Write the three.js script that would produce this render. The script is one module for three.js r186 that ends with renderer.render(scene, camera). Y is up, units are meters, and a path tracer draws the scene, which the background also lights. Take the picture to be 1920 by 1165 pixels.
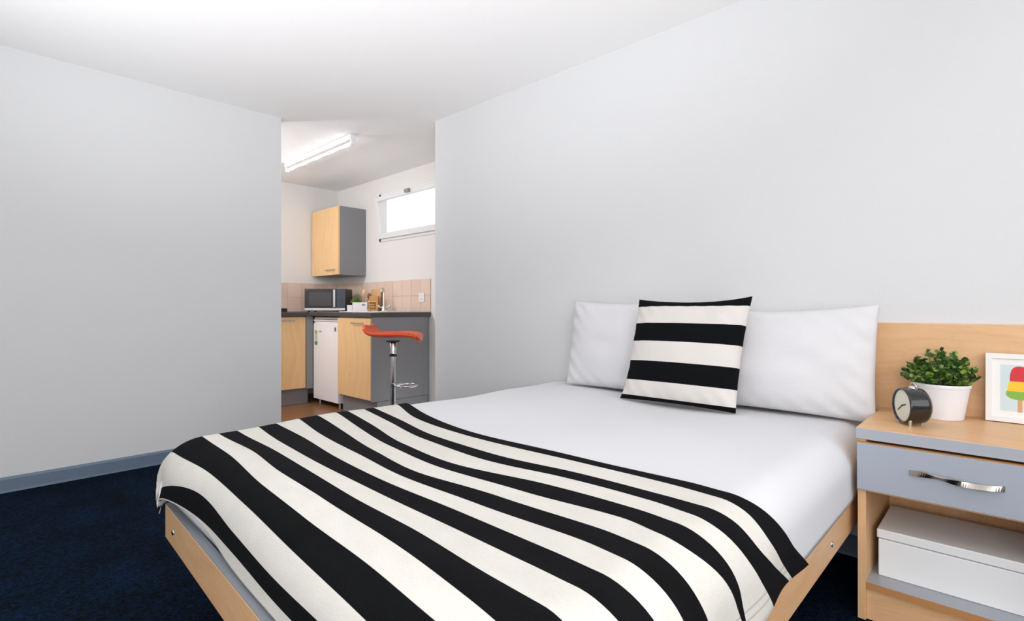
import * as THREE from 'three';
import { mergeGeometries, mergeVertices } from 'three/addons/utils/BufferGeometryUtils.js';
import { RoundedBoxGeometry } from 'three/addons/geometries/RoundedBoxGeometry.js';
import { RectAreaLightUniformsLib } from 'three/addons/lights/RectAreaLightUniformsLib.js';

// ------------------------------------------------------------------ camera, sky, light
const scene = new THREE.Scene();
const FOCAL = 980, W = 1920, Hh = 1165, HORIZON = 578;
const camera = new THREE.PerspectiveCamera(2 * Math.atan(Hh / 2 / FOCAL) * 180 / Math.PI, W / Hh, 0.05, 200);
camera.position.set(0, 0.97, 0);
camera.rotation.y = -46.5 * Math.PI / 180;
camera.setViewOffset(W, Hh, 0, Hh / 2 - HORIZON, W, Hh);   // a slightly raised lens keeps the verticals upright
scene.add(camera);
scene.background = new THREE.Color(0.97, 0.99, 1.0);
scene.backgroundIntensity = 1.3;                            // bright overcast sky
const renderer = new THREE.WebGLRenderer({ antialias: true });
renderer.toneMapping = THREE.LinearToneMapping;
renderer.toneMappingExposure = 0.925;
renderer.shadowMap.enabled = true;
RectAreaLightUniformsLib.init();

const CEIL = 2.35, WALL_X = 2.41, LEFT_Z = -3.83, BACK_Z = -5.75, KITCHEN_X = 3.07;
const ROOM_X0 = -1.7, ROOM_Z1 = 1.6;
function areaLight(color, intensity, w, h, pos, target) {
  const l = new THREE.RectAreaLight(color, intensity, w, h);
  l.position.set(...pos); l.lookAt(...target); scene.add(l); return l;
}
// daylight of the bedroom's own window (behind the camera to the right): a white slatted blind stands open in it
// and its slats throw the light up and inward; one strip of light per slat, set on the slat's face
const BLIND = { x0: -.44, x1: 1.97, y0: .92, n: 9, pitch: .148, tilt: .25, z: ROOM_Z1 - .07 };
for (let k = 0; k < BLIND.n; k++) {
  const y = BLIND.y0 + k * BLIND.pitch, dy = Math.sin(BLIND.tilt), dz = -Math.cos(BLIND.tilt), x = (BLIND.x0 + BLIND.x1) / 2;
  areaLight(0xfaf9fb, 2.8, BLIND.x1 - BLIND.x0, .12, [x, y + dy * .012, BLIND.z + dz * .012], [x, y + dy * 5, BLIND.z + dz * 5]);
}

// window in the wall opposite the headboard, also out of frame
areaLight(0xfaf9fb, 6.0, 1.4, 1.3, [ROOM_X0 + 0.02, 1.5, 0.55], [5, 1.5, 0.55]);
// glazed door beside that window, down to the floor
areaLight(0xfaf9fb, 8, .86, 1.95, [-1.06, 1.03, ROOM_Z1 - 0.01], [-1.06, 1.03, -5]);
// two floor uplighters out of frame, one behind the camera and one to its left: wide soft beams against the ceiling
const UPLIGHTS = [
  { pos: [0.05, 0.5, 0.4], aim: [0.7, CEIL, -0.9], power: 16.5, cone: 0.72 },
  { pos: [-0.75, 0.5, -2.0], aim: [0.35, CEIL, -2.25], power: 18, cone: 0.85 }];
for (const u of UPLIGHTS) {
  const l = new THREE.SpotLight(0xfafafd, u.power, 0, u.cone, 1, 2);
  l.position.set(...u.pos); l.target.position.set(...u.aim); l.castShadow = true; l.shadow.radius = 4; scene.add(l); scene.add(l.target);
}
// ------------------------------------------------------------------ helpers
function rng(seed) { let a = seed >>> 0; return () => { a = (a + 0x6D2B79F5) | 0; let t = Math.imul(a ^ (a >>> 15), 1 | a); t = (t + Math.imul(t ^ (t >>> 7), 61 | t)) ^ t; return ((t ^ (t >>> 14)) >>> 0) / 4294967296; }; }
function hash2(x, y, s) { let h = Math.imul(x | 0, 374761393) ^ Math.imul(y | 0, 668265263) ^ Math.imul(s | 0, 974634777); h = Math.imul(h ^ (h >>> 13), 1274126177); return ((h ^ (h >>> 16)) >>> 0) / 4294967296; }
function vnoise(x, y, px, py, s) { // tiling value noise
  const xi = Math.floor(x), yi = Math.floor(y), fx = x - xi, fy = y - yi, m = (a, n) => ((a % n) + n) % n;
  const u = fx * fx * (3 - 2 * fx), v = fy * fy * (3 - 2 * fy);
  const a = hash2(m(xi, px), m(yi, py), s), b = hash2(m(xi + 1, px), m(yi, py), s), c = hash2(m(xi, px), m(yi + 1, py), s), d = hash2(m(xi + 1, px), m(yi + 1, py), s);
  return (a + (b - a) * u) * (1 - v) + (c + (d - c) * u) * v;
}
function tex(w, h, fn, srgb = true) {
  const d = new Uint8Array(w * h * 4);
  for (let y = 0; y < h; y++) for (let x = 0; x < w; x++) {
    const c = fn(x / w, y / h, x, y), i = (y * w + x) * 4;
    d[i] = Math.max(0, Math.min(255, c[0])); d[i + 1] = Math.max(0, Math.min(255, c[1])); d[i + 2] = Math.max(0, Math.min(255, c[2])); d[i + 3] = 255;
  }
  const t = new THREE.DataTexture(d, w, h, THREE.RGBAFormat);
  t.wrapS = t.wrapT = THREE.RepeatWrapping; t.magFilter = THREE.LinearFilter; t.minFilter = THREE.LinearMipmapLinearFilter; t.generateMipmaps = true;
  if (srgb) t.colorSpace = THREE.SRGBColorSpace;
  t.needsUpdate = true; return t;
}
const rep = (t, sx, sy) => { const c = t.clone(); c.repeat.set(sx, sy); c.needsUpdate = true; return c; };
const std = o => new THREE.MeshStandardMaterial(o);
const phy = o => new THREE.MeshPhysicalMaterial(o);

// box-projected uv in metres; 'grain' is the axis the v coordinate follows
function boxUV(g, grain = 'y') {
  g = g.index ? g.toNonIndexed() : g;
  const p = g.attributes.position, n = g.attributes.normal, uv = new Float32Array(p.count * 2);
  for (let f = 0; f < p.count; f += 3) {
    let nx = 0, ny = 0, nz = 0;
    for (let k = 0; k < 3; k++) { nx += Math.abs(n.getX(f + k)); ny += Math.abs(n.getY(f + k)); nz += Math.abs(n.getZ(f + k)); }
    const ax = nx >= ny && nx >= nz ? 'x' : ny >= nz ? 'y' : 'z';
    const others = ['x', 'y', 'z'].filter(a => a !== ax);
    let v = others.includes(grain) ? grain : others[1], u = others.find(a => a !== v);
    for (let k = 0; k < 3; k++) {
      const P = { x: p.getX(f + k), y: p.getY(f + k), z: p.getZ(f + k) };
      uv[(f + k) * 2] = P[u]; uv[(f + k) * 2 + 1] = P[v];
    }
  }
  g.setAttribute('uv', new THREE.BufferAttribute(uv, 2));
  return g;
}
function box(x0, x1, y0, y1, z0, z1, r = 0.0015, grain = 'y') { // chamfered box between two corners
  const w = x1 - x0, h = y1 - y0, d = z1 - z0;
  let g = r > 0 ? new RoundedBoxGeometry(w, h, d, 2, Math.min(r, w / 2.01, h / 2.01, d / 2.01)) : new THREE.BoxGeometry(w, h, d);
  g.translate((x0 + x1) / 2, (y0 + y1) / 2, (z0 + z1) / 2);
  return boxUV(g, grain);
}
function merge(list) {
  const l = list.map(g => g.index ? g.toNonIndexed() : g).map(g => { for (const k of Object.keys(g.attributes)) if (!['position', 'normal', 'uv'].includes(k)) g.deleteAttribute(k); return g; });
  return l.length === 1 ? l[0] : mergeGeometries(l);
}
const taken = {};
function numbered(n) { const k = taken[n] = (taken[n] ?? -1) + 1; return k ? `${n}_${String(k).padStart(3, '0')}` : n; }
function mesh(name, geos, mat, parent) {
  const m = new THREE.Mesh(merge(Array.isArray(geos) ? geos : [geos]), mat);
  m.castShadow = m.receiveShadow = true;
  if (parent) { m.name = name; parent.add(m); } else { m.name = numbered(name); scene.add(m); }
  return m;
}
function tag(o, label, category, group) { o.userData.label = label; if (category) o.userData.category = category; if (group) o.userData.group = group; return o; }
function thing(name, label, category, pos = [0, 0, 0], ry = 0, group) {
  const o = new THREE.Group(); o.name = numbered(name); o.position.set(...pos); o.rotation.y = ry; scene.add(o);
  return tag(o, label, category, group);
}
function struct(name, geos, mat, parent) { const m = mesh(name, geos, mat, parent); if (!parent) m.userData.kind = 'structure'; return m; }
function structGroup(name) { const o = new THREE.Group(); o.name = name; o.userData.kind = 'structure'; scene.add(o); return o; }
function tube(pts, r, seg = 40, rs = 10, closed = false) { return new THREE.TubeGeometry(new THREE.CatmullRomCurve3(pts.map(p => new THREE.Vector3(...p)), closed), seg, r, rs, closed); }
function lathe(profile, seg = 40) { return new THREE.LatheGeometry(profile.map(p => new THREE.Vector2(...p)), seg); }
function cyl(r0, r1, h, x, y, z, seg = 24) { const g = new THREE.CylinderGeometry(r1, r0, h, seg); g.translate(x, y + h / 2, z); return g; }

// a closed cloth shell from a grid of points (rows x cols) with uv, thickened inward along its normals
function clothShell(P, UV, rows, cols, thick) {
  const pos = [], uv = [], idx = [];
  const at = (i, j) => P[i * cols + j];
  const N = [];
  for (let i = 0; i < rows; i++) for (let j = 0; j < cols; j++) {
    const a = at(Math.min(i + 1, rows - 1), j), b = at(Math.max(i - 1, 0), j), c = at(i, Math.min(j + 1, cols - 1)), d = at(i, Math.max(j - 1, 0));
    const n = new THREE.Vector3().crossVectors(c.clone().sub(d), a.clone().sub(b)).normalize();
    N.push(n);
  }
  for (let k = 0; k < rows * cols; k++) { pos.push(P[k].x, P[k].y, P[k].z); uv.push(...UV[k]); }
  for (let k = 0; k < rows * cols; k++) { const q = P[k].clone().addScaledVector(N[k], -thick); pos.push(q.x, q.y, q.z); uv.push(...UV[k]); }
  const M = rows * cols, quad = (a, b, c, d) => idx.push(a, b, c, a, c, d);
  for (let i = 0; i < rows - 1; i++) for (let j = 0; j < cols - 1; j++) {
    const a = i * cols + j, b = a + 1, c = a + cols + 1, d = a + cols;
    quad(a, b, c, d); quad(M + a, M + d, M + c, M + b);
  }
  for (let i = 0; i < rows - 1; i++) { let a = i * cols, d = a + cols; quad(a, d, M + d, M + a); a = i * cols + cols - 1; d = a + cols; quad(a, M + a, M + d, d); }
  for (let j = 0; j < cols - 1; j++) { let a = j; quad(a, M + a, M + a + 1, a + 1); a = (rows - 1) * cols + j; quad(a, a + 1, M + a + 1, M + a); }
  const g = new THREE.BufferGeometry();
  g.setAttribute('position', new THREE.Float32BufferAttribute(pos, 3)); g.setAttribute('uv', new THREE.Float32BufferAttribute(uv, 2)); g.setIndex(idx);
  g.computeVertexNormals(); return g;
}

// ------------------------------------------------------------------ materials
function woodTex(base, dark, seed, w = 512, h = 512) {
  return tex(w, h, (u, v) => {
    const bend = 0.04 * Math.sin(2 * Math.PI * v) + 0.03 * vnoise(u * 3, v * 3, 3, 3, seed);
    const a = vnoise((u + bend) * 24, v * 2, 24, 2, seed + 1), b = vnoise((u + bend * .5) * 90, v * 4, 90, 4, seed + 2), c = vnoise(u * 256, v * 24, 256, 24, seed + 3), fl = vnoise(u * 120, v * 30, 120, 30, seed + 4);
    let t = 0.45 * a + 0.3 * b + 0.15 * c; t += fl > 0.8 ? 0.22 : 0;
    t = Math.min(1, t * 0.9);
    return [0, 1, 2].map(k => base[k] + (dark[k] - base[k]) * t);
  });
}
const beechT = woodTex([230, 188, 143], [212, 163, 115], 11);
const beech = std({ map: rep(beechT, 1 / 0.6, 1 / 0.6), roughness: 0.42 });
const kitchenBeechT = woodTex([241, 202, 150], [225, 180, 126], 23);
const kitchenBeech = std({ map: rep(kitchenBeechT, 1 / 0.7, 1 / 0.7), roughness: 0.45 });
const woodFine = std({ map: rep(woodTex([205, 160, 105], [170, 118, 68], 31, 256, 256), 1 / 0.25, 1 / 0.25), roughness: 0.55 });
const woodPale = std({ map: rep(woodTex([226, 190, 140], [200, 155, 100], 37, 256, 256), 1 / 0.25, 1 / 0.25), roughness: 0.55 });
const edgeWood = std({ color: 0xb98452, roughness: 0.5 });
const wallT = tex(256, 256, (u, v) => { const n = vnoise(u * 64, v * 64, 64, 64, 5) * 0.6 + vnoise(u * 128, v * 128, 128, 128, 6) * 0.4; const k = 128 + (n - .5) * 110; return [k, k, k]; }, false);
const wallBump = rep(wallT, 1 / 0.25, 1 / 0.25);
const wallPaint = std({ color: 0xdadbdc, roughness: 0.9, bumpMap: wallBump, bumpScale: 0.0006 });
const kitchenPaint = std({ color: 0xe6e3e0, roughness: 0.9, bumpMap: wallBump, bumpScale: 0.0006 });
const ceilPaint = std({ color: 0xf6f5f4, roughness: 0.92, bumpMap: wallBump, bumpScale: 0.0006 });
const carpetT = tex(512, 512, (u, v) => {
  const n = vnoise(u * 256, v * 256, 256, 256, 51), m = vnoise(u * 90, v * 90, 90, 90, 52), c = vnoise(u * 6, v * 6, 6, 6, 53), s = vnoise(u * 180, v * 180, 180, 180, 54);
  const t = 0.55 + 0.6 * (n - .5) + 0.5 * (m - .5) + 0.25 * (c - .5) + (s > .85 ? .25 : 0);
  return [9 * t + 1, 35 * t + 2, 62 * t + 3];
});
const carpetB = tex(512, 512, (u, v) => { const k = 255 * (0.6 * vnoise(u * 256, v * 256, 256, 256, 51) + 0.4 * vnoise(u * 90, v * 90, 90, 90, 52)); return [k, k, k]; }, false);
const carpet = phy({ specularIntensity: .15, map: rep(carpetT, 1 / 0.8, 1 / 0.8), bumpMap: rep(carpetB, 1 / 0.8, 1 / 0.8), bumpScale: 0.004, roughness: 1 });
const vinyl = std({ map: rep(woodTex([150, 106, 70], [112, 76, 48], 61), 1 / 0.9, 1 / 0.9), roughness: 0.35 });
const skirting = std({ color: 0x66778a, roughness: 0.45 });
const greyLam = std({ color: 0xa2a9b4, roughness: 0.4 });
const greyEdge = std({ color: 0xa6abb4, roughness: 0.4 });
const greyKitchen = std({ color: 0x858588, roughness: 0.38 });
const worktopT = tex(256, 256, (u, v) => { const n = vnoise(u * 90, v * 90, 90, 90, 71), m = vnoise(u * 200, v * 200, 200, 200, 72); const k = 70 + 34 * (n - .5) + (m > .8 ? 30 : 0); return [k * 1.02, k * .95, k * .94]; });
const worktopM = std({ map: rep(worktopT, 1 / 0.3, 1 / 0.3), roughness: 0.3 });
const chrome = std({ color: 0xd9dadc, metalness: 1, roughness: 0.14 });
const steel = std({ color: 0xb9bbbe, metalness: 1, roughness: 0.32 });
const whitePlastic = std({ color: 0xe9e8e8, roughness: 0.4 });
const fridgeWhite = std({ color: 0xf2eeee, roughness: 0.35 });
const blackGloss = phy({ color: 0x0b0c0e, roughness: 0.2, clearcoat: 0.6, clearcoatRoughness: 0.1 });
const blackMatte = std({ color: 0x1a1a1c, roughness: 0.6 });
const darkMetal = std({ color: 0x2b2d31, roughness: 0.5, metalness: 0.4 });

// ------------------------------------------------------------------ setting
const FT = 0.12;
struct('floor', box(ROOM_X0 - FT, WALL_X + FT, -FT, 0, LEFT_Z - 0.06, ROOM_Z1 + FT, 0), carpet);
{ const f = structGroup('floor_kitchen'); f.userData.label = 'brown wood effect vinyl floor of the kitchen';
  struct('vinyl', box(0.3, KITCHEN_X + FT, -FT, -0.001, BACK_Z - FT, LEFT_Z - 0.06, 0, 'x'), vinyl, f); }
struct('ceiling', box(ROOM_X0 - FT, KITCHEN_X + 0.3, CEIL, CEIL + FT, BACK_Z - FT, ROOM_Z1 + FT, 0), ceilPaint);
struct('wall_left', box(ROOM_X0 - FT, 1.60, 0, CEIL, LEFT_Z - 0.12, LEFT_Z, 0), wallPaint);
struct('wall_headboard', box(WALL_X, KITCHEN_X + 0.3, 0, CEIL, -3.07, ROOM_Z1 + FT, 0), wallPaint);
struct('wall_kitchen_back', box(0.3, KITCHEN_X + 0.3, 0, CEIL, BACK_Z - FT, BACK_Z, 0), kitchenPaint);
struct('wall_kitchen_left', box(0.3, 0.3 + FT, 0, CEIL, BACK_Z, LEFT_Z - 0.12, 0), kitchenPaint);
// window wall of the kitchen, with a real opening
const WIN = { z0: -4.85, z1: -3.55, y0: 1.67, y1: 2.175 };
struct('wall_kitchen_window', [
  box(KITCHEN_X, KITCHEN_X + 0.085, 0, WIN.y0, BACK_Z, -3.07, 0), box(KITCHEN_X, KITCHEN_X + 0.085, WIN.y1, CEIL, BACK_Z, -3.07, 0),
  box(KITCHEN_X, KITCHEN_X + 0.085, WIN.y0, WIN.y1, BACK_Z, WIN.z0, 0), box(KITCHEN_X, KITCHEN_X + 0.085, WIN.y0, WIN.y1, WIN.z1, -3.07, 0)], kitchenPaint);
// walls behind the camera, each with its window opening
struct('wall_behind', [
  box(-0.58, WALL_X, 0, 0.82, ROOM_Z1, ROOM_Z1 + FT, 0), box(ROOM_X0 - FT, WALL_X, 2.30, CEIL, ROOM_Z1, ROOM_Z1 + FT, 0),
  box(ROOM_X0 - FT, -1.54, 0, 2.30, ROOM_Z1, ROOM_Z1 + FT, 0), box(-1.54, -0.58, 2.08, 2.30, ROOM_Z1, ROOM_Z1 + FT, 0), box(-0.58, -0.5, 0.82, 2.30, ROOM_Z1, ROOM_Z1 + FT, 0), box(2.03, WALL_X, 0.82, 2.30, ROOM_Z1, ROOM_Z1 + FT, 0)], wallPaint);
struct('wall_opposite', [
  box(ROOM_X0 - FT, ROOM_X0, 0, 0.80, LEFT_Z, ROOM_Z1, 0), box(ROOM_X0 - FT, ROOM_X0, 2.20, CEIL, LEFT_Z, ROOM_Z1, 0),
  box(ROOM_X0 - FT, ROOM_X0, 0.80, 2.20, LEFT_Z, -0.20, 0), box(ROOM_X0 - FT, ROOM_X0, 0.80, 2.20, 1.30, ROOM_Z1, 0)], wallPaint);
const framePlastic = std({ color: 0xe6e6e6, roughness: 0.35 });
const pane = phy({ color: 0xffffff, roughness: 0.02, transmission: 1, thickness: 0, ior: 1.5 });
{ // bedroom window, out of frame
  const w2 = structGroup('window_2'); const z = ROOM_Z1 + 0.06, x0 = -.5, x1 = 2.03, y0 = .82, y1 = 2.30, f = .05;
  mesh('window_frame', [box(x0, x1, y0, y0 + f, z - .03, z + .03), box(x0, x1, y1 - f, y1, z - .03, z + .03), box(x0, x0 + f, y0 + f, y1 - f, z - .03, z + .03), box(x1 - f, x1, y0 + f, y1 - f, z - .03, z + .03), box(.72, .78, y0 + f, y1 - f, z - .03, z + .03)], framePlastic, w2);
  for (let k = 0; k < BLIND.n; k++) { const g = new THREE.BoxGeometry(BLIND.x1 - BLIND.x0, .124, .004); g.rotateX(BLIND.tilt); g.translate((BLIND.x0 + BLIND.x1) / 2, BLIND.y0 + k * BLIND.pitch, BLIND.z); mesh('blind_slat', g, framePlastic, w2); }
  mesh('pane', box(x0 + f, .72, y0 + f, y1 - f, z - .004, z + .004, 0), pane, w2); mesh('pane', box(.78, x1 - f, y0 + f, y1 - f, z - .004, z + .004, 0), pane, w2);
}
{ // glazed door, out of frame
  const d = structGroup('door_1'), z = ROOM_Z1 + .06, x0 = -1.54, x1 = -.58;
  mesh('door_frame', [box(x0, x0 + .05, 0, 2.08, z - .035, z + .035), box(x1 - .05, x1, 0, 2.08, z - .035, z + .035), box(x0 + .05, x1 - .05, 2.03, 2.08, z - .035, z + .035), box(x0 + .05, x1 - .05, 0, .05, z - .035, z + .035)], framePlastic, d);
  mesh('pane', box(x0 + .05, x1 - .05, .05, 2.03, z - .005, z + .005, 0), pane, d);
  mesh('door_handle', [box(x1 - .045, x1 - .015, .95, 1.12, z - .055, z - .035, .004), box(x1 - .14, x1 - .02, 1.05, 1.07, z - .075, z - .055, .005)], steel, d);
}
{ // second bedroom window, out of frame
  const w3 = structGroup('window_3'), x = ROOM_X0 - 0.06, z0 = -.2, z1 = 1.3, y0 = .8, y1 = 2.2, f = .05;
  mesh('window_frame', [box(x - .03, x + .03, y0, y0 + f, z0, z1), box(x - .03, x + .03, y1 - f, y1, z0, z1), box(x - .03, x + .03, y0 + f, y1 - f, z0, z0 + f), box(x - .03, x + .03, y0 + f, y1 - f, z1 - f, z1)], framePlastic, w3);
  mesh('pane', box(x - .004, x + .004, y0 + f, y1 - f, z0 + f, z1 - f, 0), pane, w3);
}
{ // kitchen window: fixed outer frame and a sash tilted inward at its top
  const w = structGroup('window_1'), x0 = KITCHEN_X - 0.012, x1 = KITCHEN_X + 0.06, { z0, z1, y0, y1 } = WIN, f = 0.05;
  mesh('window_frame', [box(x0, x1, y0, y0 + .035, z0, z1, .004), box(x0, x1, y1 - f, y1, z0, z1, .004), box(x0, x1, y0, y1, z0, z0 + .035, .004), box(x0, x1, y0, y1, z1 - f, z1, .004)], framePlastic, w);
  const sash = new THREE.Group(); sash.name = 'sash'; sash.position.set(x0 - .002, y0 + .03, (z0 + z1) / 2); sash.rotation.z = 0.13; w.add(sash);
  const hw = (z1 - z0) / 2 - .03, sh = y1 - y0 - .075, t = .055;
  mesh('sash_frame', [box(-.022, .022, 0, t, -hw, hw, .004), box(-.022, .022, sh - t * .8, sh, -hw, hw, .004), box(-.022, .022, t, sh - t * .8, -hw, -hw + t, .004), box(-.022, .022, t, sh - t * .8, hw - t, hw, .004)], framePlastic, sash);
  mesh('pane', box(-.006, .006, t, sh - t * .8, -hw + t, hw - t, 0), pane, sash);
  mesh('window_catch', [box(-.05, -.022, sh - .03, sh + .005, -.05, .02, .004)], std({ color: 0x9a8f82, roughness: .5 }), sash);
}
{ // skirting boards: face with a bevelled top
  const prof = (len) => { const s = new THREE.Shape(); s.moveTo(0, 0); s.lineTo(.016, 0); s.lineTo(.014, .012); s.lineTo(.012, .068); s.lineTo(.004, .08); s.lineTo(0, .08); const g = new THREE.ExtrudeGeometry(s, { depth: len, bevelEnabled: false }); return g; };
  const b1 = prof(1.60 - ROOM_X0); b1.rotateY(-Math.PI / 2); b1.translate(1.60, 0, LEFT_Z); // runs along x, faces +z
  struct('baseboard_left', b1, skirting);
  const b2 = prof(ROOM_Z1 + 3.07); b2.rotateY(Math.PI); b2.translate(WALL_X, 0, ROOM_Z1);
  struct('baseboard_headboard', b2, skirting);
}

// ------------------------------------------------------------------ bed
const footX = z => .445 - .0425 * (z + 1.937);
const bedTop = .552, RF = .12, RN = .10, RFar = .12, ZN = -.358, ZFAR = -1.972;
const HEAD_X = 2.385;
{
  const bed = thing('bed_frame', 'low beech double bed frame with bolted side rails under the striped blanket', 'bed', [0, 0, 0]);
  const zf = -1.937, zn = -.366, t = .026;
  // foot board: slightly skewed, beech faces with a grey laminated top edge
  const skew = (g) => { const p = g.attributes.position; for (let i = 0; i < p.count; i++) p.setX(i, p.getX(i) + footX(p.getZ(i))); g.computeVertexNormals(); return g; };
  mesh('foot_board', skew(box(0, t, .245, .349, zf, zn - .0005, .002, 'z')), beech, bed);
  mesh('foot_board_edge', skew(box(.0008, t - .0008, .349, .3515, zf, zn - .0005, 0, 'z')), std({ color: 0x8b9098, roughness: .45 }), bed).userData.label = 'grey laminated top edge of the foot board';
  mesh('side_rail', box(footX(zn) + t, WALL_X - .035, .25, .352, zn - t, zn, .002, 'x'), beech, bed);
  mesh('side_rail', box(footX(zf) + t, WALL_X - .035, .25, .352, zf, zf + t, .002, 'x'), beech, bed);
  mesh('base_panel', box(.49, WALL_X - .04, .30, .32, zf + t, zn - t, .002, 'x'), edgeWood, bed);
  for (const [x, z] of [[.62, -.55], [.62, -1.75], [2.2, -.55], [2.2, -1.75]]) mesh('leg', cyl(.022, .028, .30, x, 0, z), darkMetal, bed);
  const bolt = () => { const g = new THREE.SphereGeometry(.009, 16, 8, 0, Math.PI * 2, 0, Math.PI / 2); g.scale(1, .45, 1); return g; };
  for (const z of [-1.83, -.5]) { const g = bolt(); g.rotateZ(Math.PI / 2); g.translate(footX(z), .292, z); mesh('bolt', g, chrome, bed); }
  for (const x of [1.72, 1.16]) { const g = bolt(); g.rotateX(Math.PI / 2); g.translate(x, .292, zn); mesh('bolt', g, chrome, bed); }
}
function foldArc(d, R) { if (d <= 0) return [0, 0]; if (d < Math.PI * R / 2) return [R * Math.sin(d / R), R * (1 - Math.cos(d / R))]; return [R, R + d - Math.PI * R / 2]; }
function softBumps(x, z) { return .004 * Math.sin(x * 5.1 + z * 2.3 + 1) + .003 * Math.sin(z * 7.3 - x * 3.1) + .0022 * Math.sin(x * 13 + z * 9) ; }
function drape(X, Z, off = 0, extra = 0) { // flat cloth coordinates -> the mattress-shaped surface
  const cf = Math.max(0, Math.min(1, (-1.45 - Z) / .45)), xe = footX(Math.max(Math.min(Z, -.3), -2)) + .026 - .026 * cf * cf * (3 - 2 * cf) - off, zn = ZN + off, zfar = ZFAR - off;
  const rf = RF + off, rn = RN + off, rr = RFar + off;
  let x = X, z = Z, hx = 0, hz = 0;
  if (X < xe + rf) { const [a, h] = foldArc(xe + rf - X, rf); x = xe + rf - a; hx = h; }
  if (Z > zn - rn) { const [a, h] = foldArc(Z - (zn - rn), rn); z = zn - rn + a; hz = h; }
  else if (Z < zfar + rr) { const [a, h] = foldArc(zfar + rr - Z, rr); z = zfar + rr - a; hz = h; }
  const drop = Math.cbrt(hx ** 3 + hz ** 3);
  if (hx > 0 && hz > 0) { // pleats where the cloth turns the corner
    const w = Math.min(1, Math.min(hx, hz) / .06), k = .009 * w * Math.sin(38 * (hx - hz) + 1.2);
    x -= k * hx / (hx + hz); z += (Z > -1 ? 1 : -1) * k * hz / (hx + hz);
  }
  const puff = softBumps(X, Z) * (1 - Math.min(1, drop / .12));
  return new THREE.Vector3(x, bedTop + off - drop + puff + extra, z);
}
// stripe edges of the blanket, head side first, at a few places across the bed
const zNodes = [-2.095, -1.92, -1.6, -1.3, -1.05, -.8, -.55, -.40, -.33, -.195];
const stripeEdges = [
  [1.357, 1.325, 1.221, 1.171, 1.163, 1.166, 1.192, 1.186, 1.219, 1.38],
  [1.312, 1.28, 1.162, 1.122, 1.12, 1.13, 1.146, 1.133, 1.139, 1.283],
  [1.2, 1.162, 1.102, 1.033, 1.024, 1.057, 1.065, 1.066, 1.082, 1.266],
  [1.155, 1.117, 1.057, 0.984, 0.963, 1.01, 1.014, 1.0, 1.021, 1.135],
  [1.067, 1.043, 0.987, 0.906, 0.876, 0.945, 0.951, 0.935, 0.95, 1.001],
  [1.022, 0.998, 0.933, 0.864, 0.831, 0.871, 0.892, 0.872, 0.912, 0.997],
  [0.941, 0.921, 0.87, 0.806, 0.769, 0.807, 0.821, 0.803, 0.813, 0.877],
  [0.875, 0.852, 0.794, 0.756, 0.727, 0.74, 0.757, 0.742, 0.752, 0.789],
  [0.791, 0.768, 0.737, 0.694, 0.68, 0.684, 0.684, 0.68, 0.693, 0.735],
  [0.729, 0.71, 0.667, 0.635, 0.631, 0.626, 0.619, 0.62, 0.633, 0.655],
  [0.653, 0.638, 0.622, 0.592, 0.58, 0.572, 0.545, 0.541, 0.543, 0.551],
  [0.594, 0.58, 0.576, 0.539, 0.531, 0.52, 0.489, 0.469, 0.465, 0.463],
  [0.547, 0.535, 0.525, 0.491, 0.477, 0.466, 0.441, 0.43, 0.428, 0.421],
  [0.464, 0.449, 0.458, 0.439, 0.421, 0.405, 0.386, 0.38, 0.379, 0.374],
  [0.286, 0.336, 0.4, 0.375, 0.354, 0.347, 0.334, 0.328, 0.328, 0.322],
  [0.268, 0.302, 0.337, 0.327, 0.309, 0.303, 0.297, 0.291, 0.288, 0.285],
  [0.264, 0.298, 0.327, 0.287, 0.275, 0.267, 0.261, 0.26, 0.258, 0.257]];
function cubicAt(xs, ys, x) { // monotone-ish Hermite interpolation through uneven nodes
  let i = 0; while (i < xs.length - 2 && x > xs[i + 1]) i++;
  const h = xs[i + 1] - xs[i], t = Math.max(0, Math.min(1, (x - xs[i]) / h));
  const sl = k => (ys[k + 1] - ys[k]) / (xs[k + 1] - xs[k]);
  const m = k => k <= 0 ? sl(0) : k >= xs.length - 1 ? sl(xs.length - 2) : (sl(k - 1) * (xs[k + 1] - xs[k]) + sl(k) * (xs[k] - xs[k - 1])) / (xs[k + 1] - xs[k - 1]);
  const t2 = t * t, t3 = t2 * t;
  return ys[i] * (2 * t3 - 3 * t2 + 1) + h * m(i) * (t3 - 2 * t2 + t) + ys[i + 1] * (3 * t2 - 2 * t3) + h * m(i + 1) * (t3 - t2);
}
{ // white duvet
  const rows = 150, cols = 130, P = [], UV = [];
  const uMin = footX(-1.1) + .035 + RF - (Math.PI * RF / 2 + .085);
  for (let i = 0; i < rows; i++) for (let j = 0; j < cols; j++) {
    const Z = -2.09 + (2.09 - .205) * j / (cols - 1);
    const xs = uMin - .0425 * (Math.max(-2, Math.min(-.3, Z)) + 1.1);
    const X = xs + (HEAD_X - xs) * i / (rows - 1);
    P.push(drape(X, Z)); UV.push([X, Z]);
  }
  const g = clothShell(P, UV, rows, cols, .02);
  const linenT = tex(256, 256, (u, v, x, y) => { const k = 128 + 60 * (((x + y) % 4) / 3 - .5) + 70 * (vnoise(u * 20, v * 20, 20, 20, 81) - .5); return [k, k, k]; }, false);
  var linenB = rep(linenT, 1 / .25, 1 / .25);
  var linen = phy({ color: 0xdedfe2, roughness: .85, bumpMap: linenB, bumpScale: .0008, sheen: .15, sheenRoughness: .6 });
  tag(mesh('duvet', g, linen), 'smooth plain white duvet covering the whole bed beneath the striped blanket', 'duvet');
}
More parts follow.
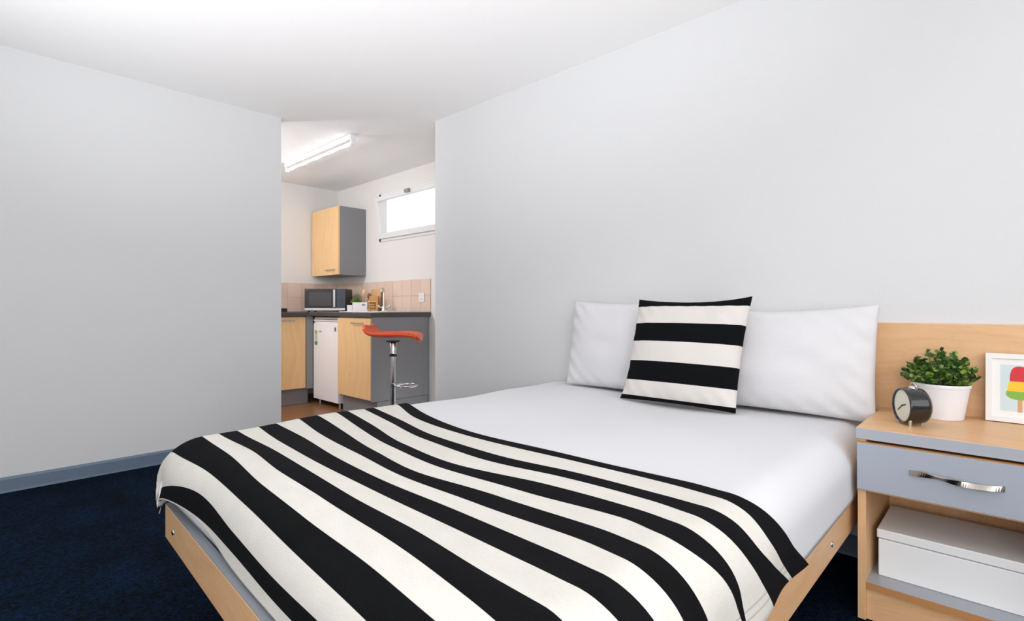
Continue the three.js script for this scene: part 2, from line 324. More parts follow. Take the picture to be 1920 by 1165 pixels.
function stripeTex(bands, colorA, colorB, seed, w = 1024, h = 256, seams = []) {
  return tex(w, h, (u, v, x, y) => {
    let dark = false; for (const [a, b] of bands) if (u >= a && u < b) dark = true;
    const n = (hash2(x, y, seed) - .5), wv = ((x & 1) ^ (y & 1)) ? 1 : -1, m = vnoise(u * 40, v * 40, 40, 40, seed + 1) - .5;
    let c = dark ? colorA : colorB; const amp = dark ? 5 : 7;
    let o = c.map(k => k + amp * n + wv * 2 + m * 5);
    if (!dark) for (const s of seams) if (Math.abs(v - s) < .0011) o = o.map(k => k - 34);
    return o;
  });
}
const CREAM = [219, 216, 208], INK = [13, 14, 17];
{ // striped blanket
  const sub = 8, rows = 16 * sub + 1, cols = 150, P = [], UV = [];
  for (let i = 0; i < rows; i++) for (let j = 0; j < cols; j++) {
    const Z = zNodes[9] + (zNodes[0] - zNodes[9]) * j / (cols - 1), k = Math.min(15, Math.floor(i / sub)), f = i / sub - k;
    const e = n => cubicAt(zNodes, stripeEdges[n], Z);
    const X = e(k) + (e(k + 1) - e(k)) * f;
    const b = drape(X, Z, .011);
    const hem = Math.max(0, (Z + .33) / .13); // gentle flutes along the hanging near hem
    b.z += .006 * hem * Math.sin(X * 19);
    P.push(b); UV.push([i / (rows - 1), j / (cols - 1)]);
  }
  const g = clothShell(P, UV, rows, cols, .006);
  const bands = []; for (let k = 0; k < 8; k++) bands.push([k / 8, (k + .5) / 8]);
  const m = phy({ map: stripeTex(bands, INK, CREAM, 91, 1024, 512, [.975, .985, .015, .0255]), roughness: .95, specularIntensity: .25, bumpMap: rep(wallT, 8, 12), bumpScale: .0008 });
  tag(mesh('blanket', g, m), 'black and cream wide striped blanket draped over the foot of the bed', 'blanket');
}
// pillows and cushion: a stuffed case with drawn-in edges and pointed corners
function pillowGeo(w, h, t, { sag = .06, n = 40, crease = .012, seed = 1, sideSag = null } = {}) {
  const side = (s) => {
    const pos = [], uv = [], idx = [];
    for (let i = 0; i <= n; i++) for (let j = 0; j <= n; j++) {
      const a = Math.sin((j / n - .5) * Math.PI), b = Math.sin((i / n - .5) * Math.PI); // dense at edges
      const x = a * w / 2 * (1 - (sideSag ?? sag) * (1 - b * b)), y = b * h / 2 * (1 - sag * (1 - a * a) * (b > 0 ? 1.3 : .6));
      const e = Math.max(0, (1 - a * a) * (1 - b * b));
      let z = t / 2 * Math.pow(e, .42);
      const rim = Math.max(0, 1 - e * 5);
      z += crease * (1 - rim) * (vnoise(a * 3 + 7, b * 3 + 7, 64, 64, seed) - .5) + crease * .5 * Math.pow(Math.max(0, 1 - e * 1.6), 1) * Math.sin(a * 23 + b * 17 + seed) * (1 - Math.pow(rim, 4));
      pos.push(x, y, s * Math.max(.0012, z)); uv.push(s > 0 ? (a + 1) / 2 : 1 - (a + 1) / 2, y / h + .5);
    }
    const c = n + 1;
    for (let i = 0; i < n; i++) for (let j = 0; j < n; j++) { const p = i * c + j; s > 0 ? idx.push(p, p + 1, p + c + 1, p, p + c + 1, p + c) : idx.push(p, p + c + 1, p + 1, p, p + c, p + c + 1); }
    const rimIdx = []; for (let j = 0; j <= n; j++) rimIdx.push(j); for (let i = 1; i <= n; i++) rimIdx.push(i * c + n); for (let j = n - 1; j >= 0; j--) rimIdx.push(n * c + j); for (let i = n - 1; i >= 0; i--) rimIdx.push(i * c);
    return { pos, uv, idx, rimIdx };
  };
  const A = side(1), B = side(-1), M = A.pos.length / 3, pos = [...A.pos, ...B.pos], uv = [...A.uv, ...B.uv], idx = [...A.idx, ...B.idx.map(k => k + M)];
  for (let k = 0; k < A.rimIdx.length - 1; k++) { const a = A.rimIdx[k], b = A.rimIdx[k + 1]; idx.push(a, M + a, M + b, a, M + b, b); }
  const g = new THREE.BufferGeometry(); g.setAttribute('position', new THREE.Float32BufferAttribute(pos, 3)); g.setAttribute('uv', new THREE.Float32BufferAttribute(uv, 2)); g.setIndex(idx); g.computeVertexNormals(); return g;
}
function bendGeo(g, fn) { const p = g.attributes.position, v = new THREE.Vector3(); for (let i = 0; i < p.count; i++) { v.fromBufferAttribute(p, i); fn(v); p.setXYZ(i, v.x, v.y, v.z); } g.computeVertexNormals(); return g; }
const pillowLinen = phy({ color: 0xdad9db, roughness: .85, bumpMap: rep(linenB, 2.5, 2), bumpScale: .001, sheen: .15, sheenRoughness: .6 });
function placePillow(name, g, mat, center, lean, yaw, roll, label, category, group) {
  const m = mesh(name, g, mat); m.rotation.order = 'YXZ'; m.rotation.set(lean, -Math.PI / 2 + yaw, roll); m.position.set(...center); return tag(m, label, category, group);
}
{
  const gl = pillowGeo(.68, .45, .17, { sag: .05, sideSag: .035, seed: 3 });
  placePillow('pillow', gl, pillowLinen, [2.29, .782, -1.388], -.16, 0, -.01, 'white pillow half hidden behind the left side of the striped cushion', 'pillow', 'white pillows leaning on the wall');
  const gr = bendGeo(pillowGeo(.70, .42, .17, { sag: .06, sideSag: .02, seed: 9 }), v => { if (v.x > 0 && v.y > 0) v.y += .012 * (v.x / .35) * (v.y / .21); });
  placePillow('pillow', gr, pillowLinen, [2.282, .763, -.692], -.16, 0, 0, 'white pillow leaning beside the bedside unit, right of the striped cushion', 'pillow', 'white pillows leaning on the wall');
  const dark = [[0, .045], [.195, .38], [.57, .745], [.915, 1]];
  const t = tex(256, 1024, (u, v, x, y) => {
    let d = false; for (const [a, b] of dark) if (v >= a && v < b) d = true;
    const n = hash2(x, y, 5) - .5; return (d ? INK : [219, 214, 209]).map(k => k + 6 * n);
  });
  const gc = bendGeo(pillowGeo(.50, .46, .15, { sag: .055, sideSag: .05, seed: 21, crease: .01 }), v => { const a = v.x / .25, b = v.y / .23; v.x += .016 * b; if (a > 0 && b > 0) v.y += .008 * a * a * a * b; if (a < 0 && b < 0) v.x -= .016 * Math.pow(a * b, 4); });
  placePillow('cushion', gc, phy({ map: t, roughness: .95, specularIntensity: .25 }), [2.12, .784, -1.004], -.2, .01, 0, 'square black and cream striped cushion propped in front of the two white pillows', 'cushion');
}

// ------------------------------------------------------------------ headboard, bedside unit and what stands on it
const HBX = WALL_X - .02;
mesh('headboard', box(HBX, WALL_X - .0005, .36, .915, -1.55, .95, .002, 'z'), beech);
tag(scene.children[scene.children.length - 1], 'wide flat beech headboard panel fixed to the wall behind the bedside unit', 'headboard');
const NX0 = 1.935, NX1 = HBX - .002, NZ0 = -.342, NZ1 = .13, NTOP = .597;
{
  const n = thing('bedside_table', 'beech bedside table with a grey drawer and an open shelf', 'bedside table', [0, 0, 0]);
  const P = .022;
  mesh('table_top', box(NX0 - .006 + .002, NX1, NTOP - .034, NTOP, NZ0 - .004, NZ1 + .004, .0015, 'z'), beech, n);
  mesh('table_top_edge', box(NX0 - .008, NX0 - .004, NTOP - .034, NTOP - .0012, NZ0 - .004, NZ1 + .004, .001, 'z'), greyEdge, n).userData.label = 'grey laminated front edge of the table top';
  mesh('side_panel', box(NX0, NX1, 0, NTOP - .036, NZ0, NZ0 + P, .001), beech, n);
  mesh('side_panel', box(NX0, NX1, 0, NTOP - .036, NZ1 - P, NZ1, .001), beech, n);
  mesh('back_panel', box(NX1 - .012, NX1, .02, NTOP - .036, NZ0 + P, NZ1 - P, .001), beech, n);
  const d = mesh('drawer', [box(NX0 - .018, NX0 - .001, .409, .554, NZ0 + .001, NZ1 - .001, .002, 'z')], greyLam, n);
  mesh('drawer_edge', [box(NX0 - .0178, NX0 - .001, .554, .556, NZ0 + .001, NZ1 - .001, 0, 'z'), box(NX0 - .0178, NX0 - .001, .407, .409, NZ0 + .001, NZ1 - .001, 0, 'z')], edgeWood, d).userData.label = 'thin wooden edging of the drawer front';
  mesh('drawer_box', box(NX0, NX1 - .06, .414, .545, NZ0 + P + .002, NZ1 - P - .002, .001), beech, n);
  // wavy flat chrome bow handle
  { const L = .205, zc = -.108, yc = .487, seg = 40, pos = [], idx = [], hw = .0075, th = .0022;
    for (let i = 0; i <= seg; i++) { const s = i / seg, z = zc - L / 2 + L * s, b = Math.pow(Math.sin(Math.PI * s), .8), bow = .001 + .022 * b, tw = .9 * Math.sin(2 * Math.PI * (s - .06)) * b;
      const cx = NX0 - .018 - bow, cy = yc + .004 * Math.sin(2 * Math.PI * s);
      for (const [a, o] of [[-hw, -th], [hw, -th], [hw, th], [-hw, th]]) pos.push(cx + o * Math.cos(tw) - a * Math.sin(tw), cy + a * Math.cos(tw) + o * Math.sin(tw), z); }
    for (let i = 0; i < seg; i++) for (let k = 0; k < 4; k++) { const a = i * 4 + k, b = i * 4 + (k + 1) % 4; idx.push(a, a + 4, b + 4, a, b + 4, b); }
    idx.push(0, 1, 2, 0, 2, 3); const e = seg * 4; idx.push(e, e + 2, e + 1, e, e + 3, e + 2);
    const g = new THREE.BufferGeometry(); g.setAttribute('position', new THREE.Float32BufferAttribute(pos, 3)); g.setIndex(idx);
    g.setAttribute('uv', new THREE.Float32BufferAttribute(new Float32Array(pos.length / 3 * 2), 2));
    const gg = g.toNonIndexed(); gg.computeVertexNormals(); mesh('handle', gg, std({ color: 0xb3aca2, metalness: 1, roughness: .24 }), d).userData.label = 'wavy flat chrome bow handle'; }
  mesh('shelf', box(NX0 + .001, NX1 - .012, .1, .119, NZ0 + P, NZ1 - P, .001, 'z'), greyEdge, n).userData.label = 'grey laminated lower shelf';
  mesh('shelf_edge', box(NX0 - .001, NX0 + .001, .099, .119, NZ0 + P, NZ1 - P, 0, 'z'), edgeWood, n);
  mesh('plinth_panel', box(NX0 + .012, NX0 + .03, .0, .099, NZ0 + P, NZ1 - P, .001, 'z'), beech, n);
}
{ // white storage box on the shelf
  const b = thing('storage_box', 'white lidded storage box on the lower shelf of the bedside table', 'box', [2.145, .1195, -.105]);
  const w = .132, l = .195, m = std({ color: 0xe7e9ea, roughness: .55 });
  mesh('box_body', box(-w, w, 0, .117, -l, l, .003), m, b);
  mesh('lid', [box(-w - .004, w + .004, .1195, .148, -l - .004, l + .004, .004)], m, b);
}
{ // alarm clock: a round drum on three small feet
  const c = thing('alarm_clock', 'small round black alarm clock with a pale dial beside the plant pot', 'clock', [2.10, NTOP, -.222], 0);
  c.rotation.y = THREE.MathUtils.degToRad(-147);                    // the dial turns towards the bed
  const R = .0565, D = .066, y = .0605;
  const turnZ = g => { g.rotateX(Math.PI / 2); g.translate(0, y, 0); return g; };
  mesh('case', turnZ(lathe([[0, -D / 2], [R * .82, -D / 2], [R * .96, -D / 2 + .008], [R, -D / 2 + .018], [R, D / 2 - .004], [R * .985, D / 2], [R * .9, D / 2], [R * .88, D / 2 - .006], [0, D / 2 - .006]], 56)), blackGloss, c);
  const dial = mesh('dial', turnZ(lathe([[0, D / 2 - .0045], [R * .87, D / 2 - .0045], [R * .87, D / 2 - .006], [0, D / 2 - .006]], 48)), std({ color: 0xdfe0cf, roughness: .6 }), c);
  const hand = (len, w, a) => { const g = new THREE.BoxGeometry(w, len, .0012); g.translate(0, len / 2 - .004, 0); g.rotateZ(a); g.translate(0, y, D / 2 - .003); return g; };
  mesh('hand', hand(.024, .003, -1.3), blackMatte, dial); mesh('hand', hand(.036, .0022, 2.2), blackMatte, dial);
  mesh('bell', [(() => { const g = new THREE.SphereGeometry(.019, 24, 12, 0, Math.PI * 2, 0, Math.PI / 2); g.scale(.7, .5, .7); g.translate(0, y + R - .001, -.002); return g; })(), cyl(.004, .004, .01, 0, y + R - .006, -.002)], chrome, c);
  mesh('top_handle', tube([[-.014, y + R - .004, -.002], [-.015, y + R + .009, -.002], [0, y + R + .016, -.002], [.015, y + R + .009, -.002], [.014, y + R - .004, -.002]], .0022, 32, 8), chrome, c);
  for (const [x, z] of [[-.034, .024], [.034, .024], [0, -.026]]) mesh('foot', [cyl(.004, .005, .022, x, 0, z, 14)], chrome, c);
}
{ // potted plant
  const p = thing('potted_plant', 'bushy green small-leaved plant in a white pot behind the clock', 'plant', [2.295, NTOP, -.163]);
  const h = .118;
  mesh('pot', lathe([[0, 0], [.056, 0], [.0575, .002], [.0735, h - .012], [.0765, h - .011], [.077, h], [.0735, h], [.071, h - .02], [0, h - .02]].map(a => a), 56), std({ color: 0xe9e9ec, roughness: .5 }), p);
  mesh('soil', (() => { const g = new THREE.CylinderGeometry(.07, .07, .006, 32); g.translate(0, h - .014, 0); return g; })(), std({ color: 0x2a2018, roughness: 1 }), p);
  const r = rng(77), stems = [], leaves = [[], [], []];
  const leafShape = () => { const g = new THREE.BufferGeometry(); const pts = [[0, 0, 0], [-.42, .35, .05], [.42, .35, .05], [-.5, .65, .0], [.5, .65, .0], [0, 1, -.12], [0, .5, -.06]];
    g.setAttribute('position', new THREE.Float32BufferAttribute(pts.flat(), 3)); g.setAttribute('uv', new THREE.Float32BufferAttribute(pts.flatMap(q => [q[0] + .5, q[1]]), 2));
    g.setIndex([0, 6, 1, 1, 6, 3, 3, 6, 5, 0, 2, 6, 2, 4, 6, 4, 5, 6]); g.computeVertexNormals(); return g; };
  const base = leafShape(), M = new THREE.Matrix4(), q = new THREE.Quaternion(), up = new THREE.Vector3(0, 1, 0);
  for (let s = 0; s < 84; s++) {
    const a = r() * 6.283, rad = Math.sqrt(r()) * .055, bx = Math.cos(a) * rad, bz = Math.sin(a) * rad;
    const out = .25 + 1.15 * r(), len = (.066 + .085 * r() * r() + .022 * r()) * (1.12 - .25 * rad / .055);
    const dx = Math.cos(a) * out * rad / .055, dz = Math.sin(a) * out * rad / .055;
    const dir = new THREE.Vector3(dx, 1, dz).normalize();
    const maxOut = .088; const pts = [];
    for (let k = 0; k <= 5; k++) { const f = k / 5; const v = new THREE.Vector3(bx + dir.x * len * f * 1.05, h - .012 + dir.y * len * f - .012 * f * f * out, bz + dir.z * len * f * 1.05); if (v.x > maxOut) v.x = maxOut - .002 * r(); pts.push(v); }
    if (pts[5].z > .1 || (pts[5].z > .075 && pts[5].x > .02)) continue;
    stems.push(tube(pts.map(v => [v.x, v.y, v.z]), .0011, 8, 5));
    for (let k = 1; k <= 9; k++) { const f = .2 + .8 * k / 9, at = pts[Math.min(4, Math.floor(f * 5))].clone().lerp(pts[Math.min(5, Math.floor(f * 5) + 1)], (f * 5) % 1);
      for (let m = 0; m < 2; m++) { const az = k * 1.57 + m * Math.PI + r() * .6, el = .15 + .7 * r() + (k > 7 ? .4 : 0), dl = new THREE.Vector3(Math.cos(az) * Math.cos(el), Math.sin(el), Math.sin(az) * Math.cos(el)); if (at.x > .07) dl.x = -Math.abs(dl.x);
        q.setFromUnitVectors(up, dl); const q2 = new THREE.Quaternion().setFromAxisAngle(up, r() * 6.28); q.multiply(q2);
        const sc = .011 + .008 * r(); if ((at.x > .03 && at.z > .065) || at.z > .105) continue; M.compose(at, q, new THREE.Vector3(sc, sc * 1.05, sc)); leaves[(r() * 3) | 0].push(base.clone().applyMatrix4(M)); } }
  }
  mesh('stem', stems, std({ color: 0x4a5a2c, roughness: .8 }), p);
  const cols = [0x3d6422, 0x7c9c38, 0x27451a];
  leaves.forEach((l, i) => { const f = mesh('foliage', l, std({ color: cols[i], roughness: .5, side: THREE.DoubleSide }), p); f.userData.kind = 'stuff'; });
}
{ // picture: white box frame with an ice-lolly print
  const f = thing('picture_frame', 'white picture frame with a striped ice lolly print on the bedside table', 'picture frame', [0, 0, 0]);
  const w = .165, h = .222, t = .02, b = .017;
  const white = std({ color: 0xecebea, roughness: .45 });
  const rim = (() => { const s = new THREE.Shape(); s.moveTo(-w / 2, 0); s.lineTo(w / 2, 0); s.lineTo(w / 2, h); s.lineTo(-w / 2, h); s.closePath(); const o = new THREE.Path(); o.moveTo(-w / 2 + b, b); o.lineTo(-w / 2 + b, h - b); o.lineTo(w / 2 - b, h - b); o.lineTo(w / 2 - b, b); o.closePath(); s.holes.push(o);
    return new THREE.ExtrudeGeometry(s, { depth: t - .002, bevelEnabled: true, bevelThickness: .001, bevelSize: .001, bevelSegments: 2, bevelOffset: -.001 }); })();
  mesh('frame', rim, white, f);
  mesh('backing', (() => { const g = new THREE.BoxGeometry(w - .006, h - .006, .003); g.translate(0, h / 2, .0012); return g; })(), white, f);
  const cw = 262, ch = 376, cv = document.createElement('canvas'); cv.width = cw; cv.height = ch; const c = cv.getContext('2d');
  c.fillStyle = '#eeeeec'; c.fillRect(0, 0, cw, ch);
  c.fillStyle = '#cbdcdf'; c.fillRect(38, 38, cw - 76, ch - 76);
  const cx = 131, top = 46, bot = 262;
  c.fillStyle = '#d2a06a'; c.fillRect(cx - 11, bot - 10, 22, 88);
  c.save(); c.beginPath(); c.moveTo(cx - 48, top + 95); c.bezierCurveTo(cx - 48, top + 10, cx - 26, top, cx, top); c.bezierCurveTo(cx + 26, top, cx + 48, top + 10, cx + 48, top + 95); c.lineTo(cx + 66, bot - 40); c.bezierCurveTo(cx + 66, bot - 8, cx + 30, bot, cx, bot); c.bezierCurveTo(cx - 30, bot, cx - 66, bot - 8, cx - 66, bot - 40); c.closePath(); c.clip();
  c.fillStyle = '#cf1f2e'; c.fillRect(0, 0, cw, top + 98); c.fillStyle = '#efc41e'; c.fillRect(0, top + 98, cw, 64); c.fillStyle = '#7fb13a'; c.fillRect(0, top + 162, cw, 200); c.restore();
  const ct = new THREE.CanvasTexture(cv); ct.colorSpace = THREE.SRGBColorSpace; ct.magFilter = THREE.LinearFilter;
  const pg = new THREE.PlaneGeometry(w - 2 * b, h - 2 * b); pg.translate(0, h / 2, .0135);
  const pb = new THREE.BoxGeometry(w - 2 * b, h - 2 * b, .009); pb.translate(0, h / 2, .008);
  mesh('mount', pb, white, f);
  mesh('print', pg, std({ map: ct, roughness: .5 }), f);
  f.rotation.order = 'YXZ'; f.rotation.set(-.06, -Math.PI / 2, 0); f.position.set(HBX - .0375, NTOP + .0015, .028);
}

// ------------------------------------------------------------------ kitchen
const WT = .930, WTH = .038, RUN_X = 2.44, RUN_Z = -5.15, END_Z = -3.985;
{ // worktop: one L-shaped slab
  const s = new THREE.Shape(); // shape in (x, -z)
  const X0 = .45, X1 = KITCHEN_X - .002, Zb = -BACK_Z - .002;
  s.moveTo(X0, Zb); s.lineTo(X0, -(RUN_Z + .025)); s.lineTo(RUN_X - .02, -(RUN_Z + .025)); s.lineTo(RUN_X - .02, -(END_Z + .015)); s.lineTo(X1, -(END_Z + .015)); s.lineTo(X1, Zb); s.closePath();
  const g = new THREE.ExtrudeGeometry(s, { depth: WTH - .006, bevelEnabled: true, bevelThickness: .003, bevelSize: .003, bevelSegments: 2, bevelOffset: -.003 });
  g.rotateX(-Math.PI / 2); g.translate(0, WT - WTH + .003, 0);
  tag(mesh('worktop', boxUV(g, 'x'), worktopM), 'dark speckled L-shaped kitchen worktop over the beech cabinets', 'worktop');
}
const bowHandle = (L) => tube([[-L / 2, 0, 0], [-L / 2, 0, .018], [-L / 2 + .02, 0, .027], [0, 0, .03], [L / 2 - .02, 0, .027], [L / 2, 0, .018], [L / 2, 0, 0]], .0052, 40, 8);
{ // left run base cabinet (door faces the room)
  const c = thing('base_cabinet', 'beech-fronted kitchen base cabinet left of the white fridge', 'cabinet', [0, 0, 0], 0, null);
  mesh('carcass', box(1.8, 2.40, .155, WT - WTH - .001, BACK_Z + .02, RUN_Z - .02, .001), greyKitchen, c);
  const d = mesh('door', box(1.802, 2.397, .165, WT - WTH - .012, RUN_Z - .019, RUN_Z, .002), kitchenBeech, c);
  const g = bowHandle(.18); g.translate(2.185, .845, RUN_Z - .001); mesh('handle', g, steel, d);
  mesh('plinth', box(1.8, 2.445, 0, .153, RUN_Z - .07, RUN_Z - .055, .001), greyKitchen, c);
  const c2 = thing('base_cabinet', 'beech-fronted base cabinet mostly hidden by the left wall edge', 'cabinet', [0, 0, 0]);
  mesh('carcass', box(1.19, 1.79, .155, WT - WTH - .001, BACK_Z + .02, RUN_Z - .02, .001), greyKitchen, c2);
  scene.remove(c2); taken['base_cabinet']--;                     // wholly hidden behind the wall, so it is left out
  mesh('corner_post', box(2.402, 2.4685, .155, WT - WTH - .001, RUN_Z - .02, RUN_Z + .011, .001), greyKitchen, c).userData.label = 'grey corner filler panel';
}
{ // right run base cabinet with an end panel towards the bedroom
  const c = thing('base_cabinet', 'beech-fronted kitchen base cabinet with grey end panel behind the orange stool', 'cabinet', [0, 0, 0]);
  mesh('carcass', box(RUN_X + .02, KITCHEN_X - .03, .155, WT - WTH - .001, -4.58, END_Z - .019, .001), greyKitchen, c);
  const d = mesh('door', box(RUN_X, RUN_X + .019, .165, WT - WTH - .012, -4.577, END_Z - .0205, .002), kitchenBeech, c);
  const g = bowHandle(.18); g.rotateY(-Math.PI / 2); g.translate(RUN_X + .001, .838, -4.215); mesh('handle', g, steel, d);
  mesh('end_panel', box(RUN_X, KITCHEN_X - .028, .152, WT - WTH - .001, END_Z - .018, END_Z, .0015), greyKitchen, c);
  mesh('plinth', [box(RUN_X + .055, RUN_X + .07, 0, .15, -4.58, END_Z - .022, .001), box(RUN_X + .055, KITCHEN_X - .03, 0, .149, END_Z - .02, END_Z - .004, .001)], greyKitchen, c);
}
{ // fridge
  const f = thing('fridge', 'white undercounter fridge with an energy label on its door', 'fridge', [0, 0, 0]);
  const x = 2.47, z0 = -5.135, z1 = -4.63;
  mesh('body', box(x + .05, KITCHEN_X - .06, .05, .858, z0 + .003, z1 - .003, .004), fridgeWhite, f);
  mesh('top_panel', box(x + .012, KITCHEN_X - .06, .8585, .88, z0, z1, .005), fridgeWhite, f);
  const d = mesh('door', [box(x, x + .048, .055, .815, z0, z1, .008), box(x + .012, x + .048, .815, .838, z0, z1, .003), box(x, x + .048, .838, .855, z0, z1, .006)], fridgeWhite, f);
  const sticker = (y0, y1, za, zb, col) => { const g = box(x - .0008, x, y0, y1, za, zb, 0); return [g, std({ color: col, roughness: .5 })]; };
  const st = (n, ...a) => { const [g, m] = sticker(...a); return mesh(n, g, m, d); };
  st('energy_label', .60, .745, -5.105, -5.045, 0xc9cfc2); st('energy_label_band', .712, .746, -5.106, -5.044, 0x9cbf86).position.x = -.0006; st('energy_label_band', .60, .634, -5.106, -5.044, 0x4f8a3a).position.x = -.0006;
  st('badge', .728, .744, -5.005, -4.96, 0x9a98a6); st('sticker', .745, .785, -4.695, -4.668, 0x5a3a7c);
  for (const z of [z0 + .05, z1 - .05]) mesh('foot', cyl(.014, .012, .062, x + .05, 0, z, 16), steel, f);
  for (const z of [z0 + .05, z1 - .05]) mesh('foot', cyl(.014, .012, .062, KITCHEN_X - .12, 0, z, 16), steel, f);
}
{ // wall cabinet
  const c = thing('wall_cabinet', 'beech-fronted wall cabinet with grey side hung beside the kitchen window', 'cabinet', [0, 0, 0]);
  const x = 2.74, z0 = -5.73, z1 = -5.13, y0 = 1.325, y1 = 2.055;
  mesh('carcass', box(x + .021, KITCHEN_X - .001, y0, y1, z0, z1, .0015), greyKitchen, c);
  const d = mesh('door', box(x, x + .019, y0 + .002, y1 - .002, z0 + .002, z1 - .001, .002), kitchenBeech, c);
  const g = bowHandle(.18); g.rotateY(-Math.PI / 2); g.translate(x + .001, y0 + .055, -5.29); mesh('handle', g, steel, d);
}
{ // splashback tiles, two rows, each tile its own piece
  const tileM = [0xdfc6b4, 0xdcc2b0, 0xe2c9b8].map(c => std({ color: c, roughness: .3 }));
  const grout = std({ color: 0xd3bdac, roughness: .9 });
  const s = structGroup('splashback'); s.userData.label = 'beige ceramic tile splashback above the worktop';
  const y0 = WT + .001, y1 = 1.252, th = (y1 - y0) / 2, g = .0015;
  mesh('grout', [box(1.6, KITCHEN_X - .001, y0, y1 - .002, BACK_Z + .0005, BACK_Z + .005, 0), box(KITCHEN_X - .005, KITCHEN_X - .0005, y0, y1 - .002, BACK_Z + .005, END_Z + .012, 0)], grout, s);
  let k = 0; const pitch = .156;
  for (let r = 0; r < 2; r++) {
    for (let x = 2.0; x < KITCHEN_X - .02; x += pitch) { const x1 = Math.min(x + pitch, KITCHEN_X - .006); mesh('tile', box(x + g, x1 - g, y0 + r * th + g, y0 + (r + 1) * th - g, BACK_Z + .003, BACK_Z + .0085, .0012), tileM[(k++ * 7 + r) % 3], s); }
    for (let z = END_Z + .012; z > BACK_Z + .02; z -= pitch) { const za = Math.max(z - pitch, BACK_Z + .009); mesh('tile', box(KITCHEN_X - .0085, KITCHEN_X - .003, y0 + r * th + g, y0 + (r + 1) * th - g, za + g, z - g, .0012), tileM[(k++ * 5 + r) % 3], s); }
  }
}
{ // microwave set across the corner
  const m = thing('microwave', 'silver and black microwave set across the kitchen worktop corner', 'microwave', [2.743, WT, -5.338], -46.5 * Math.PI / 180);
  const w = .43, h = .245, d = .25;
  const silver = std({ color: 0xc9cacc, metalness: .5, roughness: .35 });
  mesh('case', box(-w / 2, w / 2, .012, h, -d / 2, d / 2 - .016, .004), std({ color: 0x3a3a3e, roughness: .45, metalness: .4 }), m);
  const door = mesh('door', box(-w / 2, w / 2 - .095, .04, h, d / 2 - .015, d / 2, .003), blackGloss, m);
  mesh('door_window', box(-w / 2 + .045, w / 2 - .145, .066, h - .035, d / 2 + .0002, d / 2 + .0015, .0005), std({ color: 0x3f3d3c, roughness: .35 }), door);
  mesh('handle', box(w / 2 - .122, w / 2 - .1, .048, h - .008, d / 2 + .002, d / 2 + .018, .005), silver, door);
  mesh('control_panel', box(w / 2 - .094, w / 2, .04, h, d / 2 - .015, d / 2, .003), std({ color: 0x3c434e, roughness: .3 }), m);
  mesh('bottom_trim', box(-w / 2, w / 2, .014, .039, d / 2 - .016, d / 2 + .001, .003), silver, m);
  for (const [x, z] of [[-.18, -.09], [.18, -.09], [-.18, .09], [.18, .09]]) mesh('foot', cyl(.012, .012, .013, x, 0, z, 12), blackMatte, m);
}
{ // white caddy holding the herb and utensils
  const c = thing('storage_caddy', 'white slotted storage caddy holding a green herb beside the microwave', 'caddy', [2.886, WT, -4.954], -46.5 * Math.PI / 180);
  const white = std({ color: 0xeceaec, roughness: .4 }), t = .004;
  const tray = (x0, x1, z0, z1, h, slot) => { const l = [box(x0, x1, 0, t, z0, z1, .001), box(x0, x0 + t, t, h, z0, z1, .001), box(x1 - t, x1, t, h, z0, z1, .001), box(x0, x1, t, h, z0, z0 + t, .001)];
    if (slot) l.push(box(x0, x1, t, h - .034, z1 - t, z1, .001), box(x0, x1, h - .018, h, z1 - t, z1, .001), box(x0, x1 - .055, h - .034, h - .018, z1 - t, z1, .0005), box(x1 - .02, x1, h - .034, h - .018, z1 - t, z1, .0005)); else l.push(box(x0, x1, t, h, z1 - t, z1, .001)); return l; };
  mesh('tray', tray(-.058, .098, -.05, .05, .10, true), white, c);
  mesh('tray', tray(-.118, -.06, -.045, .045, .072, false), white, c);
}
{ // herb in the caddy
  const p = thing('herb_plant', 'bright green potted herb standing in the white caddy', 'plant', [2.866, WT + .0045, -4.979]);
  mesh('pot', lathe([[0, 0], [.026, 0], [.034, .078], [.031, .078], [.03, .07], [0, .07]], 28), std({ color: 0x8a6a4a, roughness: .8 }), p);
  const r = rng(5), l = [], M = new THREE.Matrix4();
  for (let i = 0; i < 260; i++) { const a = r() * 6.283, e = r() * 1.3 + .2, R = .022 + .036 * r(); const g = new THREE.ConeGeometry(.0045, .028, 4); g.scale(1, 1, .35);
    const dir = new THREE.Vector3(Math.cos(a) * Math.cos(e), Math.sin(e), Math.sin(a) * Math.cos(e)); const q = new THREE.Quaternion().setFromUnitVectors(new THREE.Vector3(0, 1, 0), dir);
    M.compose(new THREE.Vector3(dir.x * R * 1.05, .082 + dir.y * R * 1.1, dir.z * R * 1.05), q, new THREE.Vector3(1, 1, 1)); g.applyMatrix4(M); l.push(g); }
  const f = mesh('foliage', l, std({ color: 0x6f9a2a, roughness: .6 }), p); f.userData.kind = 'stuff';
}
{ // wooden spoons standing in the caddy
  const spoon = (name, label, base, tip, head, mat) => { const m = thing(name, label, 'spoon', base); const d = tip.map((v, i) => v - base[i]);
    mesh('spoon_handle', tube([[0, 0, 0], d.map(v => v * .5), d], .005, 12, 8), mat, m);
    const g = new THREE.SphereGeometry(1, 20, 14); g.scale(head[0], head[1], .007); g.rotateY(-.8); g.rotateZ(-.25); g.translate(d[0], d[1] + head[1] * .7, d[2]); mesh('spoon_head', g, mat, m); };
  spoon('wooden_spoon', 'pale wooden spoon leaning up out of the white caddy', [2.909, WT + .006, -4.951], [2.93, WT + .19, -4.94], [.018, .03], woodPale);
  spoon('wooden_spoon', 'dark brown wooden spoon leaning right out of the caddy', [2.922, WT + .006, -4.936], [2.965, WT + .15, -4.895], [.02, .028], std({ color: 0x7a4a28, roughness: .6 }));
}
